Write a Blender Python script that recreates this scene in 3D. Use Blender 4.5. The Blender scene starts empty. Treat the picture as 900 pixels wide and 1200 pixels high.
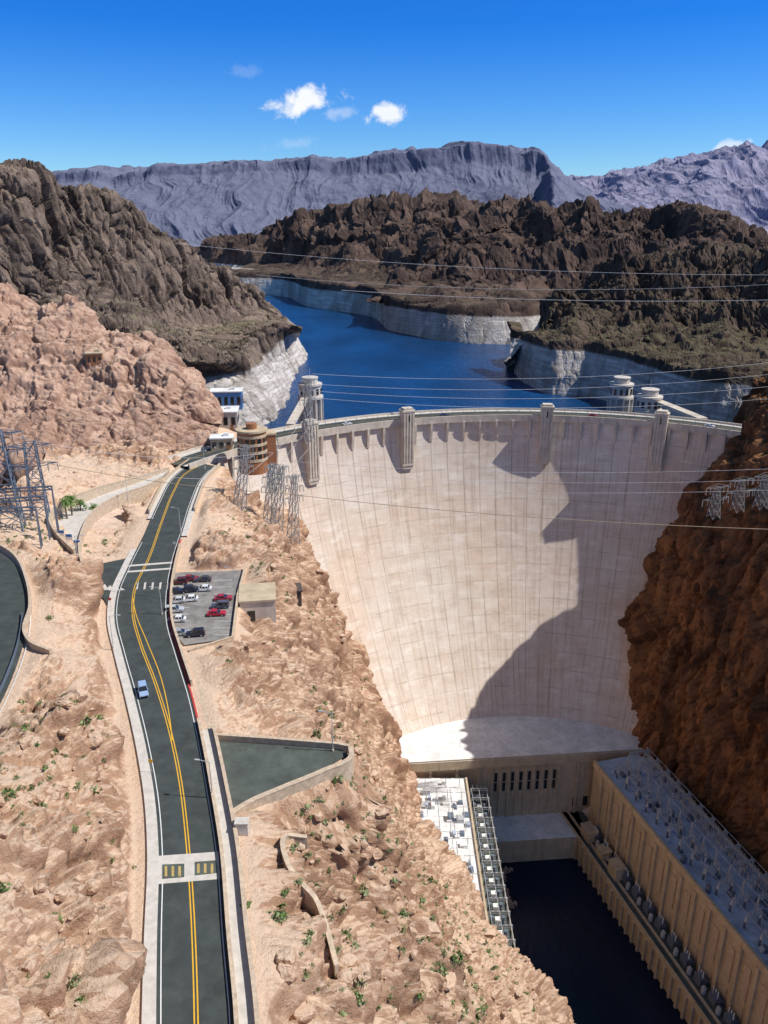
import bpy, math, random
import numpy as np
random.seed(7); rng=np.random.default_rng(7)
# ---------------------------------------------------------------- image-pixel helpers: back-project image coordinates onto assumed heights and distances
# World: metres, z=0 river level, +Y up-canyon. Viewpoint on the bypass bridge, 271 m above the river.
F=930.0; CAMZ=271.0; cp=math.cos(math.radians(20)); sp=math.sin(math.radians(20))
def ray(u,v):
    a=(u-450)/F; b=(600-v)/F
    return (a, cp+b*sp, -sp+b*cp)
def at_z(u,v,z):
    d=ray(u,v); t=(z-CAMZ)/d[2]; return (d[0]*t,d[1]*t,z)
def at_y(u,v,y):
    d=ray(u,v); t=y/d[1]; return (d[0]*t,y,CAMZ+d[2]*t)
CX,CY,R0,CREST=64.0,227.0,159.0,181.0
def Rz(z):
    s=max(0.0,(CREST-z)/136.0); return R0-56*s**1.6
def ray_dam(u,v):
    d=ray(u,v); t=250.0
    while t<700:
        x,y,z=d[0]*t,d[1]*t,CAMZ+d[2]*t
        if z<CREST and math.hypot(x-CX,y-CY)>=Rz(z) and y>CY: return (x,y,z)
        t+=0.5
    return (d[0]*380,d[1]*380,CAMZ+d[2]*380)
# ---------------------------------------------------------------- numpy noise
def _h(ix,iy,iz,s):
    with np.errstate(over='ignore'):
        h=(ix.astype(np.uint32)*np.uint32(374761393)+iy.astype(np.uint32)*np.uint32(668265263)+iz.astype(np.uint32)*np.uint32(2246822519)+np.uint32(s*3266489917&0xffffffff))
        h=(h^(h>>np.uint32(13)))*np.uint32(1274126177); h=(h^(h>>np.uint32(15)))*np.uint32(2246822519); h=h^(h>>np.uint32(13))
    return h.astype(np.float64)/4294967295.0
def vnoise(p,s=0):
    i=np.floor(p).astype(np.int64); f=p-i; w=f*f*f*(f*(f*6-15)+10)
    r=0
    for dx in(0,1):
        wx=w[:,0] if dx else 1-w[:,0]
        for dy in(0,1):
            wy=w[:,1] if dy else 1-w[:,1]
            for dz in(0,1):
                wz=w[:,2] if dz else 1-w[:,2]
                r=r+wx*wy*wz*_h(i[:,0]+dx,i[:,1]+dy,i[:,2]+dz,s)
    return r*2-1
def fbm(p,o=4,s=0,g=0.5):
    a=1;t=0;n=0
    for k in range(o):
        t=t+a*vnoise(p*(2.03**k)+k*17.3,s+k); n+=a; a*=g
    return t/n
def ridged(p,o=4,s=0,g=0.5):
    a=1;t=0;n=0
    for k in range(o):
        t=t+a*(1-2*np.abs(vnoise(p*(2.07**k)+k*11.1,s+k))); n+=a; a*=g
    return t/n
def worley(p,s=0):
    i=np.floor(p).astype(np.int64); f=p-i
    F1=np.full(len(p),9.0);F2=np.full(len(p),9.0);C=np.zeros(len(p))
    for dx in(-1,0,1):
        for dy in(-1,0,1):
            for dz in(-1,0,1):
                a,b,c=i[:,0]+dx,i[:,1]+dy,i[:,2]+dz
                jx,jy,jz=_h(a,b,c,s+1),_h(a,b,c,s+2),_h(a,b,c,s+3)
                d=(dx+jx-f[:,0])**2+(dy+jy-f[:,1])**2+(dz+jz-f[:,2])**2
                m=d<F1
                F2=np.where(m,F1,np.minimum(F2,d)); F1=np.where(m,d,F1); C=np.where(m,_h(a,b,c,s+4),C)
    return np.sqrt(F1),np.sqrt(F2),C
BL=[]
def blocky(p,scale,s=0,zs=0.6,wp=0.45):
    q=p/scale; q=q*np.array([1,1,zs])
    q=q+wp*np.stack([fbm(q*1.5,2,s+40),fbm(q*1.5,2,s+41),fbm(q*1.5,2,s+42)],1)
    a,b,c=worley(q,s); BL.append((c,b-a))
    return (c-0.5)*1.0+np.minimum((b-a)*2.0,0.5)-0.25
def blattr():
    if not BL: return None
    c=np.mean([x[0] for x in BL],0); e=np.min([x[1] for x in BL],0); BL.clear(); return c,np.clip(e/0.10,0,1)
# ---------------------------------------------------------------- mesh helpers
def link(o): bpy.context.scene.collection.objects.link(o); return o
def empty(name,loc=(0,0,0)):
    o=bpy.data.objects.new(name,None); o.location=loc; return link(o)
def grid_obj(name,V,nr,nc,mat,smooth=True,parent=None,attr=None):
    idx=np.arange(nr*nc).reshape(nr,nc)
    q=np.stack([idx[:-1,:-1],idx[:-1,1:],idx[1:,1:],idx[1:,:-1]],-1).reshape(-1,4)
    me=bpy.data.meshes.new(name); me.vertices.add(len(V)); me.vertices.foreach_set('co',np.asarray(V,np.float32).ravel())
    me.loops.add(q.size); me.loops.foreach_set('vertex_index',q.ravel().astype(np.int32))
    me.polygons.add(len(q)); me.polygons.foreach_set('loop_start',np.arange(0,q.size,4,dtype=np.int32))
    me.polygons.foreach_set('loop_total',np.full(len(q),4,np.int32))
    me.polygons.foreach_set('use_smooth',np.full(len(q),smooth))
    me.update(); me.materials.append(mat)
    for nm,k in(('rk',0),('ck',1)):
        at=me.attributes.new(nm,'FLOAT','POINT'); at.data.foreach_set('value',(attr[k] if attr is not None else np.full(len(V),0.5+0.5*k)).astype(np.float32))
    o=link(bpy.data.objects.new(name,me)); o.parent=parent; return o
class MB:
    def __init__(s): s.v=[];s.f=[];s.m=[]
    def add(s,vs,fs,m=0):
        n=len(s.v); s.v+=[tuple(map(float,p)) for p in vs]
        for f in fs: s.f.append([i+n for i in f]); s.m.append(m)
    def box(s,c,d,m=0,rot=0,taper=1.0):
        ca,sa=math.cos(rot),math.sin(rot); vs=[]
        for k,z in enumerate((-d[2]/2,d[2]/2)):
            t=taper if k else 1
            for x,y in((-1,-1),(1,-1),(1,1),(-1,1)):
                X,Y=x*d[0]/2*t,y*d[1]/2*t
                vs.append((c[0]+X*ca-Y*sa,c[1]+X*sa+Y*ca,c[2]+z))
        s.add(vs,[(0,3,2,1),(4,5,6,7),(0,1,5,4),(1,2,6,5),(2,3,7,6),(3,0,4,7)],m)
    def prism(s,poly,z0,z1,m=0,mt=None):
        n=len(poly)
        s.add([(p[0],p[1],z0) for p in poly]+[(p[0],p[1],z1) for p in poly],[(i,(i+1)%n,n+(i+1)%n,n+i) for i in range(n)]+[tuple(range(n-1,-1,-1))],m)
        s.add([(p[0],p[1],z1) for p in poly],[tuple(range(n))],m if mt is None else mt)
    def cyl(s,c,r,h,m=0,n=12,r2=None,axis='z'):
        r2=r if r2 is None else r2; vs=[]
        for k,(rr,z) in enumerate(((r,0),(r2,h))):
            for i in range(n):
                a=2*math.pi*i/n; x,y=rr*math.cos(a),rr*math.sin(a)
                if axis=='z': vs.append((c[0]+x,c[1]+y,c[2]+z))
                elif axis=='y': vs.append((c[0]+x,c[1]+z,c[2]+y))
                else: vs.append((c[0]+z,c[1]+x,c[2]+y))
        s.add(vs,[(i,(i+1)%n,n+(i+1)%n,n+i) for i in range(n)]+[tuple(range(n-1,-1,-1)),tuple(range(n,2*n))],m)
    def beam(s,a,b,w,m=0):
        a=np.array(a,float);b=np.array(b,float);d=b-a;L=np.linalg.norm(d)
        if L<1e-6: return
        d/=L; u=np.cross(d,(0,0,1)); 
        if np.linalg.norm(u)<1e-3: u=np.array((1.,0,0))
        u/=np.linalg.norm(u); w2=np.cross(d,u); h=w/2
        vs=[p+u*x*h+w2*y*h for p in(a,b) for x,y in((-1,-1),(1,-1),(1,1),(-1,1))]
        s.add(vs,[(0,3,2,1),(4,5,6,7),(0,1,5,4),(1,2,6,5),(2,3,7,6),(3,0,4,7)],m)
    def strip(s,A,B,m=0):
        n=len(A); s.add(list(A)+list(B),[(i,n+i,n+i+1,i+1) for i in range(n-1)],m)
    def obj(s,name,mats,parent=None,loc=None,rot=0,smooth=False):
        me=bpy.data.meshes.new(name); me.from_pydata(s.v,[],s.f)
        for m in mats: me.materials.append(m)
        me.polygons.foreach_set('material_index',s.m)
        if smooth: me.polygons.foreach_set('use_smooth',[True]*len(s.f))
        me.update()
        o=link(bpy.data.objects.new(name,me)); o.parent=parent
        if loc is not None: o.location=loc
        o.rotation_euler[2]=rot
        return o
def crom(P,n):
    P=np.array(P,float); 
    d=np.r_[0,np.cumsum(np.linalg.norm(np.diff(P[:,:2],axis=0),axis=1)+1e-6)]
    T=np.linspace(0,d[-1],n); k=np.clip(np.searchsorted(d,T,side='right')-1,0,len(P)-2)
    m=np.gradient(P,d,axis=0) if len(P)>2 else np.tile((P[1]-P[0])/d[-1],(2,1))
    h=(d[k+1]-d[k])[:,None]; t=((T-d[k])[:,None])/h
    return (2*t**3-3*t**2+1)*P[k]+(t**3-2*t**2+t)*h*m[k]+(-2*t**3+3*t**2)*P[k+1]+(t**3-t**2)*h*m[k+1]
def offs(P,o):
    P=np.array(P,float); d=np.gradient(P[:,:2],axis=0); d/=np.linalg.norm(d,axis=1)[:,None]+1e-9
    Q=P.copy(); Q[:,0]+=d[:,1]*o; Q[:,1]-=d[:,0]*o; return Q   # +o = to the right of travel
# ---------------------------------------------------------------- materials
def new_mat(name):
    m=bpy.data.materials.new(name); m.use_nodes=True; nt=m.node_tree; b=nt.nodes['Principled BSDF']; return m,nt,b
def N(nt,t,**k):
    n=nt.nodes.new(t)
    for a,v in k.items(): setattr(n,a,v)
    return n
def setin(nt,sock,v):
    if isinstance(v,bpy.types.NodeSocket): nt.links.new(v,sock)
    else: sock.default_value=v
def mth(nt,op,a,b=0.0,c=0.0,clamp=False):
    n=N(nt,'ShaderNodeMath',operation=op); n.use_clamp=clamp
    setin(nt,n.inputs[0],a);setin(nt,n.inputs[1],b);setin(nt,n.inputs[2],c); return n.outputs[0]
def mix(nt,f,a,b,bt='MIX'):
    n=N(nt,'ShaderNodeMix',data_type='RGBA',blend_type=bt); n.clamp_factor=True
    setin(nt,n.inputs[0],f)
    for s,v in((6,a),(7,b)):
        if isinstance(v,tuple): v=(*v,1) if len(v)==3 else v
        setin(nt,n.inputs[s],v)
    return n.outputs[2]
def pos(nt,sc=(1,1,1)):
    g=N(nt,'ShaderNodeNewGeometry'); m=N(nt,'ShaderNodeVectorMath',operation='MULTIPLY'); nt.links.new(g.outputs['Position'],m.inputs[0]); m.inputs[1].default_value=sc; return m.outputs[0],g
def noise(nt,vec,scale,det=6,rough=0.6,dist=0.0):
    n=N(nt,'ShaderNodeTexNoise'); nt.links.new(vec,n.inputs['Vector']); n.inputs['Scale'].default_value=scale; n.inputs['Detail'].default_value=det; n.inputs['Roughness'].default_value=rough; n.inputs['Distortion'].default_value=dist; return n.outputs['Fac']
def mr(nt,v,a,b,c=0.0,d=1.0,smooth=False):
    n=N(nt,'ShaderNodeMapRange'); n.interpolation_type='SMOOTHSTEP' if smooth else 'LINEAR'
    setin(nt,n.inputs[0],v); n.inputs[1].default_value=a;n.inputs[2].default_value=b;n.inputs[3].default_value=c;n.inputs[4].default_value=d; return n.outputs[0]
def bump(nt,b,h,dist,st=1.0,prev=None):
    n=N(nt,'ShaderNodeBump'); n.inputs['Strength'].default_value=st; n.inputs['Distance'].default_value=dist; nt.links.new(h,n.inputs['Height'])
    if prev is not None: nt.links.new(prev,n.inputs['Normal'])
    return n.outputs['Normal']
def rock_mat(name,light,mid,dark,S=1.0,flat=None,ring=None,green=None,streak=0.5,bd=0.6,blk=0.5,fr=(0.74,0.93),steepc=None,fd=0.55):
    m,nt,b=new_mat(name); p,g=pos(nt)
    big=noise(nt,p,0.02/S,3,0.55,0.4); med=noise(nt,p,0.16/S,5,0.68); fine=noise(nt,p,1.3/S,5,0.75)
    ps,_=pos(nt,(1,1,0.18)); st=noise(nt,ps,0.22/S,4,0.65)
    c=mix(nt,mr(nt,big,0.35,0.62),mid,light)
    c=mix(nt,mr(nt,med,0.5,0.66,0,0.7),c,dark)
    c=mix(nt,mr(nt,st,0.5,0.66,0,streak),c,dark)
    c=mix(nt,mr(nt,fine,0.4,0.75,0,0.5),c,light)
    sep=N(nt,'ShaderNodeSeparateXYZ'); nt.links.new(g.outputs['True Normal'],sep.inputs[0]); nz=sep.outputs[2]
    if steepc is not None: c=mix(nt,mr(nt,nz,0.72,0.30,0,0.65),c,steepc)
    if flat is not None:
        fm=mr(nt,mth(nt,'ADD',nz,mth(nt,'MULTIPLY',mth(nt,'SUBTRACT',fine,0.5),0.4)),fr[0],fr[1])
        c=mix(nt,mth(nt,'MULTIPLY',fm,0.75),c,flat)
    if green is not None:
        gm=mth(nt,'MULTIPLY',mr(nt,big,0.45,0.58),mr(nt,nz,0.6,0.9)); c=mix(nt,mth(nt,'MULTIPLY',gm,0.5),c,green)
    a1=N(nt,'ShaderNodeAttribute',attribute_name='rk'); a2=N(nt,'ShaderNodeAttribute',attribute_name='ck')
    c=mix(nt,mr(nt,a1.outputs['Fac'],0.5,0.85,0,blk),c,dark); c=mix(nt,mr(nt,a1.outputs['Fac'],0.45,0.15,0,blk),c,light)
    c=mix(nt,mr(nt,a2.outputs['Fac'],0.6,0.0,0,0.5),c,tuple(x*0.7 for x in dark))  # dark joints between blocks, with crevice shade painted into the colour
    c=mix(nt,mr(nt,fine,0.46,0.30,0,fd),c,dark)
    if ring is not None:
        sz=N(nt,'ShaderNodeSeparateXYZ'); nt.links.new(p,sz.inputs[0])
        z=mth(nt,'ADD',sz.outputs[2],mth(nt,'MULTIPLY',mth(nt,'SUBTRACT',med,0.5),5.0))
        rm=mr(nt,z,ring+1.0,ring-1.0)
        pl,_=pos(nt,(0.04,0.04,1)); lay=noise(nt,pl,0.6,4,0.6)
        wc=mix(nt,mr(nt,lay,0.35,0.65),(0.42,0.375,0.34),(0.76,0.72,0.68)); wc=mix(nt,mr(nt,st,0.48,0.62,0,0.6),wc,(0.25,0.21,0.18)); wc=mix(nt,mr(nt,a1.outputs['Fac'],0.5,0.85,0,0.5),wc,(0.30,0.26,0.23))
        c=mix(nt,rm,c,wc)
    nt.links.new(c,b.inputs['Base Color']); b.inputs['Roughness'].default_value=0.95; b.inputs['Specular IOR Level'].default_value=0.05
    nt.links.new(bump(nt,b,fine,bd*1.6*S,0.9),b.inputs['Normal']); return m
def plain(name,col,rough=0.8,var=0.15,scale=0.8,metal=0,spec=0.3,bd=0.02,stain=None):
    m,nt,b=new_mat(name); p,g=pos(nt); n=noise(nt,p,scale,5,0.65); k=tuple(c*(1-var) for c in col); l=tuple(min(1,c*(1+var)) for c in col)
    c=mix(nt,mr(nt,n,0.35,0.65),k,l)
    if stain:
        ps,_=pos(nt,(1,1,0.12)); s=noise(nt,ps,0.5,5,0.65); c=mix(nt,mr(nt,s,0.5,0.72,0,0.6),c,stain)
    nt.links.new(c,b.inputs['Base Color']); b.inputs['Roughness'].default_value=rough; b.inputs['Metallic'].default_value=metal; b.inputs['Specular IOR Level'].default_value=spec
    return m
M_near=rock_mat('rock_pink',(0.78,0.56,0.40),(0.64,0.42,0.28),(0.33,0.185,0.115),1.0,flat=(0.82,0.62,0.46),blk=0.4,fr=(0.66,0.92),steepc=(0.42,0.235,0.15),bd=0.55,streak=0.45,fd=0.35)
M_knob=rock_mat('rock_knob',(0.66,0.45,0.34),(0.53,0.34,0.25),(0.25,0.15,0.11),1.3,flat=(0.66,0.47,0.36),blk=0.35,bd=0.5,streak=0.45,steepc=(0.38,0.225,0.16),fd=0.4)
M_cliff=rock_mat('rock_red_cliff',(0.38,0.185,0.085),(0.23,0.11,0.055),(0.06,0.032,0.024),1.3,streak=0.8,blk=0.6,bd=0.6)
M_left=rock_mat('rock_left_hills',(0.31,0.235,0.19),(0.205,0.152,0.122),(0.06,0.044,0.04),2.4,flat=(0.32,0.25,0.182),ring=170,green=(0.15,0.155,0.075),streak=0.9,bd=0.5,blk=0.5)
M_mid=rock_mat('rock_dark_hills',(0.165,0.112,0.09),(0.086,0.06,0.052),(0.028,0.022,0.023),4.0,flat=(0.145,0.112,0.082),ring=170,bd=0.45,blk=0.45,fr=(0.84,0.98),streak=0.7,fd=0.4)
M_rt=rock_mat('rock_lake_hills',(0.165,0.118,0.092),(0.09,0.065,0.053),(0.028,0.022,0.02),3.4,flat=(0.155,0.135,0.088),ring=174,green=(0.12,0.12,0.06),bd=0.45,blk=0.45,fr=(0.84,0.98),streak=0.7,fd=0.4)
M_mesa=rock_mat('rock_mesa_hazed',(0.165,0.175,0.25),(0.12,0.13,0.20),(0.05,0.056,0.105),11.0,flat=(0.18,0.19,0.265),bd=0.4,fr=(0.62,0.86),streak=0.7,fd=0.3)  # distance haze is mixed into these bluish rock colours
M_far=rock_mat('rock_far_range_hazed',(0.34,0.315,0.41),(0.19,0.205,0.33),(0.10,0.118,0.235),11.0,flat=(0.30,0.285,0.38),bd=0.4,streak=0.7,fd=0.3)  # blue-violet base colours carry the painted aerial haze of the far range
M_conc=plain('concrete',(0.58,0.51,0.43),0.85,0.14,0.3,stain=(0.36,0.30,0.24))
M_tan=plain('tan_concrete',(0.52,0.42,0.29),0.85,0.12,0.3,stain=(0.30,0.23,0.16))
M_wall=plain('stone_parapet',(0.52,0.41,0.30),0.9,0.2,1.2)
M_asph=plain('asphalt',(0.052,0.062,0.060),0.9,0.22,0.25,stain=(0.08,0.088,0.083))
M_asph2=plain('asphalt_old',(0.085,0.10,0.088),0.9,0.25,0.2,stain=(0.05,0.055,0.05))
M_walk=plain('sidewalk_concrete',(0.56,0.52,0.47),0.9,0.12,0.7)
M_white=plain('white_paint',(0.78,0.78,0.76),0.6,0.08,2)
M_yel=plain('yellow_paint',(0.75,0.42,0.03),0.6,0.1,2)
M_redk=plain('red_kerb_paint',(0.50,0.06,0.05),0.6,0.2,2)
M_roofw=plain('white_roof',(0.74,0.74,0.73),0.8,0.16,0.15,stain=(0.48,0.47,0.46))
M_roofb=plain('grey_roof',(0.42,0.49,0.60),0.8,0.2,0.2,stain=(0.25,0.28,0.33))
M_steel=plain('galvanised_steel',(0.50,0.52,0.53),0.5,0.1,2,metal=0.2)
M_gsteel=plain('weathered_steel',(0.33,0.34,0.34),0.6,0.1,2,metal=0.2)
M_dsteel=plain('dark_steel',(0.16,0.20,0.26),0.5,0.1,2,metal=0.3)
M_glass=plain('dark_window_glass',(0.02,0.025,0.03),0.15,0.1,1,spec=0.8)
M_brown=plain('bronze_cladding',(0.34,0.15,0.07),0.5,0.15,1)
M_blue=plain('blue_roof',(0.05,0.16,0.42),0.5,0.15,1)
M_tyre=plain('tyre_rubber',(0.02,0.02,0.02),0.8)
M_trunk=plain('palm_bark',(0.16,0.11,0.07),0.9)
M_frond=plain('palm_frond',(0.09,0.17,0.03),0.7,0.3,3)
M_scrub=plain('scrub_leaves',(0.10,0.17,0.045),0.8,0.4,0.6)
M_wire=plain('cable_aluminium',(0.62,0.63,0.65),0.5)
M_rust=plain('cable_tan',(0.42,0.32,0.2),0.7)
def dam_mat():
    m,nt,b=new_mat('dam_concrete'); p,g=pos(nt)
    s=N(nt,'ShaderNodeSeparateXYZ'); nt.links.new(p,s.inputs[0])
    X=mth(nt,'SUBTRACT',s.outputs[0],CX); Y=mth(nt,'SUBTRACT',s.outputs[1],CY); Z=s.outputs[2]
    ang=mth(nt,'ARCTAN2',X,Y); k=mth(nt,'MULTIPLY',ang,180/math.pi/3.0)
    fr=mth(nt,'FRACT',mth(nt,'ADD',k,100.5)); dj=mth(nt,'ABSOLUTE',mth(nt,'SUBTRACT',fr,0.5))
    nn=noise(nt,p,0.12,5,0.7); pat_l=noise(nt,p,0.035,3,0.6)
    joint=mth(nt,'MULTIPLY',mr(nt,mth(nt,'ADD',dj,mth(nt,'MULTIPLY',nn,-0.06)),-0.018,0.018,1,0),mr(nt,pat_l,0.36,0.6,0.35,1))
    cell=N(nt,'ShaderNodeTexWhiteNoise',noise_dimensions='2D'); cv=N(nt,'ShaderNodeCombineXYZ')
    nt.links.new(mth(nt,'FLOOR',mth(nt,'ADD',k,100.0)),cv.inputs[0]); nt.links.new(mth(nt,'FLOOR',mth(nt,'MULTIPLY',Z,1/15.0)),cv.inputs[1]); nt.links.new(cv.outputs[0],cell.inputs[0])
    col=mix(nt,cell.outputs['Value'],(0.68,0.59,0.50),(0.73,0.65,0.57))
    big=noise(nt,p,0.022,4,0.6,0.6); col=mix(nt,mr(nt,big,0.4,0.65,0,0.7),col,(0.70,0.54,0.42))
    sv=N(nt,'ShaderNodeCombineXYZ'); nt.links.new(mth(nt,'MULTIPLY',ang,150.0),sv.inputs[0]); nt.links.new(mth(nt,'MULTIPLY',Z,0.045),sv.inputs[1])
    st=noise(nt,sv.outputs[0],0.55,5,0.7); col=mix(nt,mr(nt,st,0.5,0.72,0,0.7),col,(0.42,0.31,0.22))
    sv2=N(nt,'ShaderNodeCombineXYZ'); nt.links.new(mth(nt,'MULTIPLY',ang,60.0),sv2.inputs[0]); nt.links.new(mth(nt,'MULTIPLY',Z,1.0),sv2.inputs[1])
    pat=noise(nt,sv2.outputs[0],0.2,6,0.7); col=mix(nt,mr(nt,pat,0.52,0.68,0,0.6),col,(0.86,0.80,0.73)); col=mix(nt,mr(nt,pat,0.46,0.3,0,0.5),col,(0.45,0.34,0.26))
    lf=mth(nt,'ABSOLUTE',mth(nt,'SUBTRACT',mth(nt,'FRACT',mth(nt,'MULTIPLY',Z,1/7.6)),0.5)); lift=mr(nt,lf,0.0,0.05,0.5,0)
    lift=mth(nt,'MULTIPLY',lift,mr(nt,nn,0.4,0.6))
    col=mix(nt,lift,col,(0.34,0.25,0.18)); col=mix(nt,mth(nt,'MULTIPLY',joint,0.5),col,(0.26,0.18,0.13))
    nt.links.new(col,b.inputs['Base Color']); b.inputs['Roughness'].default_value=0.9; b.inputs['Specular IOR Level'].default_value=0.1
    nt.links.new(bump(nt,b,pat,0.3,0.6),b.inputs['Normal']); return m
M_dam=dam_mat()
def water_mat(name,col,rough,sc,bd,spec=0.5):
    m,nt,b=new_mat(name); p,g=pos(nt,(1,0.55,1)); n=noise(nt,p,sc,5,0.6); w=noise(nt,p,sc*0.06,4,0.6)
    c=mix(nt,mr(nt,w,0.35,0.65),col,tuple(x*1.7 for x in col)); nt.links.new(c,b.inputs['Base Color'])
    b.inputs['Roughness'].default_value=rough; b.inputs['IOR'].default_value=1.33; b.inputs['Specular IOR Level'].default_value=spec
    nt.links.new(bump(nt,b,n,bd,1.0),b.inputs['Normal']); return m
M_lake=water_mat('lake_water',(0.004,0.036,0.115),0.2,0.25,1.8,0.28)
M_river=water_mat('river_water',(0.004,0.010,0.026),0.12,0.5,0.25)
M_ground=plain('desert_ground',(0.22,0.18,0.16),0.95,0.2,0.01)
# ---------------------------------------------------------------- loft terrain
def loft(name,rows,nu,nv,mat,disp,soft=3,parent=None,smooth=False):
    R=[crom(r,nu) for r in rows]; R=np.array(R)
    seg=[np.mean(np.linalg.norm(R[i+1]-R[i],axis=1)) for i in range(len(R)-1)]
    d=np.r_[0,np.cumsum(seg)]; T=np.linspace(0,d[-1],nv); k=np.clip(np.searchsorted(d,T,side='right')-1,0,len(R)-2)
    t=((T-d[k])/(d[k+1]-d[k]))
    G=R[k]*(1-t)[:,None,None]+R[k+1]*t[:,None,None]
    for _ in range(soft): G[1:-1]=0.25*G[:-2]+0.5*G[1:-1]+0.25*G[2:]
    du=np.gradient(G,axis=1); dv=np.gradient(G,axis=0); n=np.cross(du,dv); n/=np.linalg.norm(n,axis=2)[:,:,None]+1e-9
    s=np.sign(np.mean(n[:,:,2])) or 1; n*=s
    BL.clear(); P=G.reshape(-1,3); D=disp(P).reshape(nv,nu)
    G=G+n*D[:,:,None]
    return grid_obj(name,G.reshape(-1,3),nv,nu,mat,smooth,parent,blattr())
def Y(l): return [at_y(*a) for a in l]
def Zl(l): return [at_z(*a) for a in l]
def up(l,z,dx,dy): return [(x+dx,y+dy,z) for x,y,_ in Zl(l)]
def warp(P,s,a,k): return P+a*np.stack([fbm(P/s,3,k),fbm(P/s,3,k+5),0.5*fbm(P/s,3,k+9)],1)
def fade(P,z0,w,m): return np.clip((P[:,2]-z0)/w,m,1)
# distant mesa
sil=[(-80,212,6200),(60,205,6200),(75,202,6200),(200,195,6200),(330,188,6200),(450,179,6200),(500,174,6200),(545,168,6200),(575,167,6200),(610,172,6200),(632,176,6200),(645,192,6100),(662,208,6000),(690,228,5900),(720,242,5800),(760,257,5700)]
mr_=[Y([(u,v+2,y+1200) for u,v,y in sil]),Y(sil),Y([(u,v+(12 if u<400 else 24 if u<640 else 6),y-60) for u,v,y in sil]),
 Y([(u,max(v+40,243) if u<640 else v+14,y-560) for u,v,y in sil]),Y([(u,300,y-1500) for u,v,y in sil])]
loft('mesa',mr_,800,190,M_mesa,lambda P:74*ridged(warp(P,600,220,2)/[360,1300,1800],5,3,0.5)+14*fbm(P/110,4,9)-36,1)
sil=[(600,216,9500),(660,211,9500),(700,205,9500),(745,201,9300),(790,191,9200),(815,182,9200),(835,178,9100),(870,175,9000),(905,168,9000),(960,170,9000),(1100,182,9000)]
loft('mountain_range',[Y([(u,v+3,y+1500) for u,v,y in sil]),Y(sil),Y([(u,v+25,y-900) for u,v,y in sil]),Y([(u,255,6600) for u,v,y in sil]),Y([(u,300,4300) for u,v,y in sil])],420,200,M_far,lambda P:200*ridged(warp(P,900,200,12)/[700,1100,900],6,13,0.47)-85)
# hills across the lake
sil=[(150,300,2500),(225,293,2400),(255,286,2300),(290,281,2200),(330,264,2100),(365,255,2050),(400,247,2000),(440,239,1950),(490,233,1900),(515,232,1900),(560,246,1900),(640,262,1900),(700,262,1900)]
ft=[(150,342,141),(250,343,141),(318,346,141),(370,361,141),(430,370,141),(480,392,141),(540,397,141),(700,400,141)]
loft('hill',[Y([(u,v+6,y+500) for u,v,y in sil]),Y(sil),Y([(u,v+30+(u>300)*14,y-110) for u,v,y in sil]),
 Y([(150,318,2150),(250,316,1950),(310,318,1800),(360,320,1650),(420,325,1560),(470,333,1440),(520,340,1400),(700,345,1400)]),
 up(ft,181,-4,30),up(ft,158,0,10),Zl(ft),up(ft,100,0,-10)],
 760,330,M_mid,lambda P:(56*ridged(warp(P,200,50,22)/[150,190,420],5,23,0.47)+10*blocky(P,34,27,0.4)-22)*fade(P,170,38,0.16),2)
sil=[(430,352,1150),(470,322,1230),(500,290,1320),(530,262,1420),(560,246,1500),(600,236,1550),(650,240,1550),(700,247,1500),(740,253,1450),(790,245,1450),(835,259,1400),(870,276,1350),(900,287,1300),(1000,290,1300),(1150,280,1300)]
ft=[(455,383,141),(480,393,141),(500,397,141),(560,403,141),(620,403,141),(700,395,141),(800,390,141),(1150,390,141)]
loft('hill',[Y([(u,v+8,y+350) for u,v,y in sil]),Y(sil),Y([(u,min(v+38,352),y-90) for u,v,y in sil]),
 Y([(440,352,1120),(500,342,1120),(560,335,1080),(620,335,1060),(700,320,1090),(800,310,1060),(1150,310,1020)]),
 up(ft,180,0,24),up(ft,158,0,9),Zl(ft),up(ft,100,0,-10)],
 760,330,M_mid,lambda P:(50*ridged(warp(P,150,36,32)/[110,145,320],5,33,0.47)+8*blocky(P,24,37,0.4)-22)*fade(P,172,36,0.14),2)
# lake-side hills, right
sil=[(590,424,690),(610,405,708),(625,385,730),(650,352,765),(690,327,795),(740,308,810),(800,299,810),(850,301,800),(900,306,780),(1050,300,750),(1200,290,730)]
ft=[(600,438,141),(616,450,141),(650,463,141),(690,466,141),(720,474,141),(760,490,141),(810,508,141),(860,518,141),(900,524,141),(1050,535,141),(1200,545,141)]
loft('hill',[Y([(u,v+10,y+250) for u,v,y in sil]),Y(sil),
 Y([(598,420,692),(615,400,708),(640,378,735),(680,368,745),(740,370,740),(800,376,715),(850,384,690),(900,388,665),(1050,386,630),(1200,376,610)]),
 up(ft,181,2,24),up(ft,160,0,9),Zl(ft),up(ft,105,0,-10)],
 760,380,M_rt,lambda P:(25*ridged(warp(P,80,22,42)/[62,75,170],5,43,0.47)+6*blocky(P,15,47,0.35)+2*blocky(P,6,48,0.4)-11)*fade(P,171,26,0.2),2)
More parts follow.
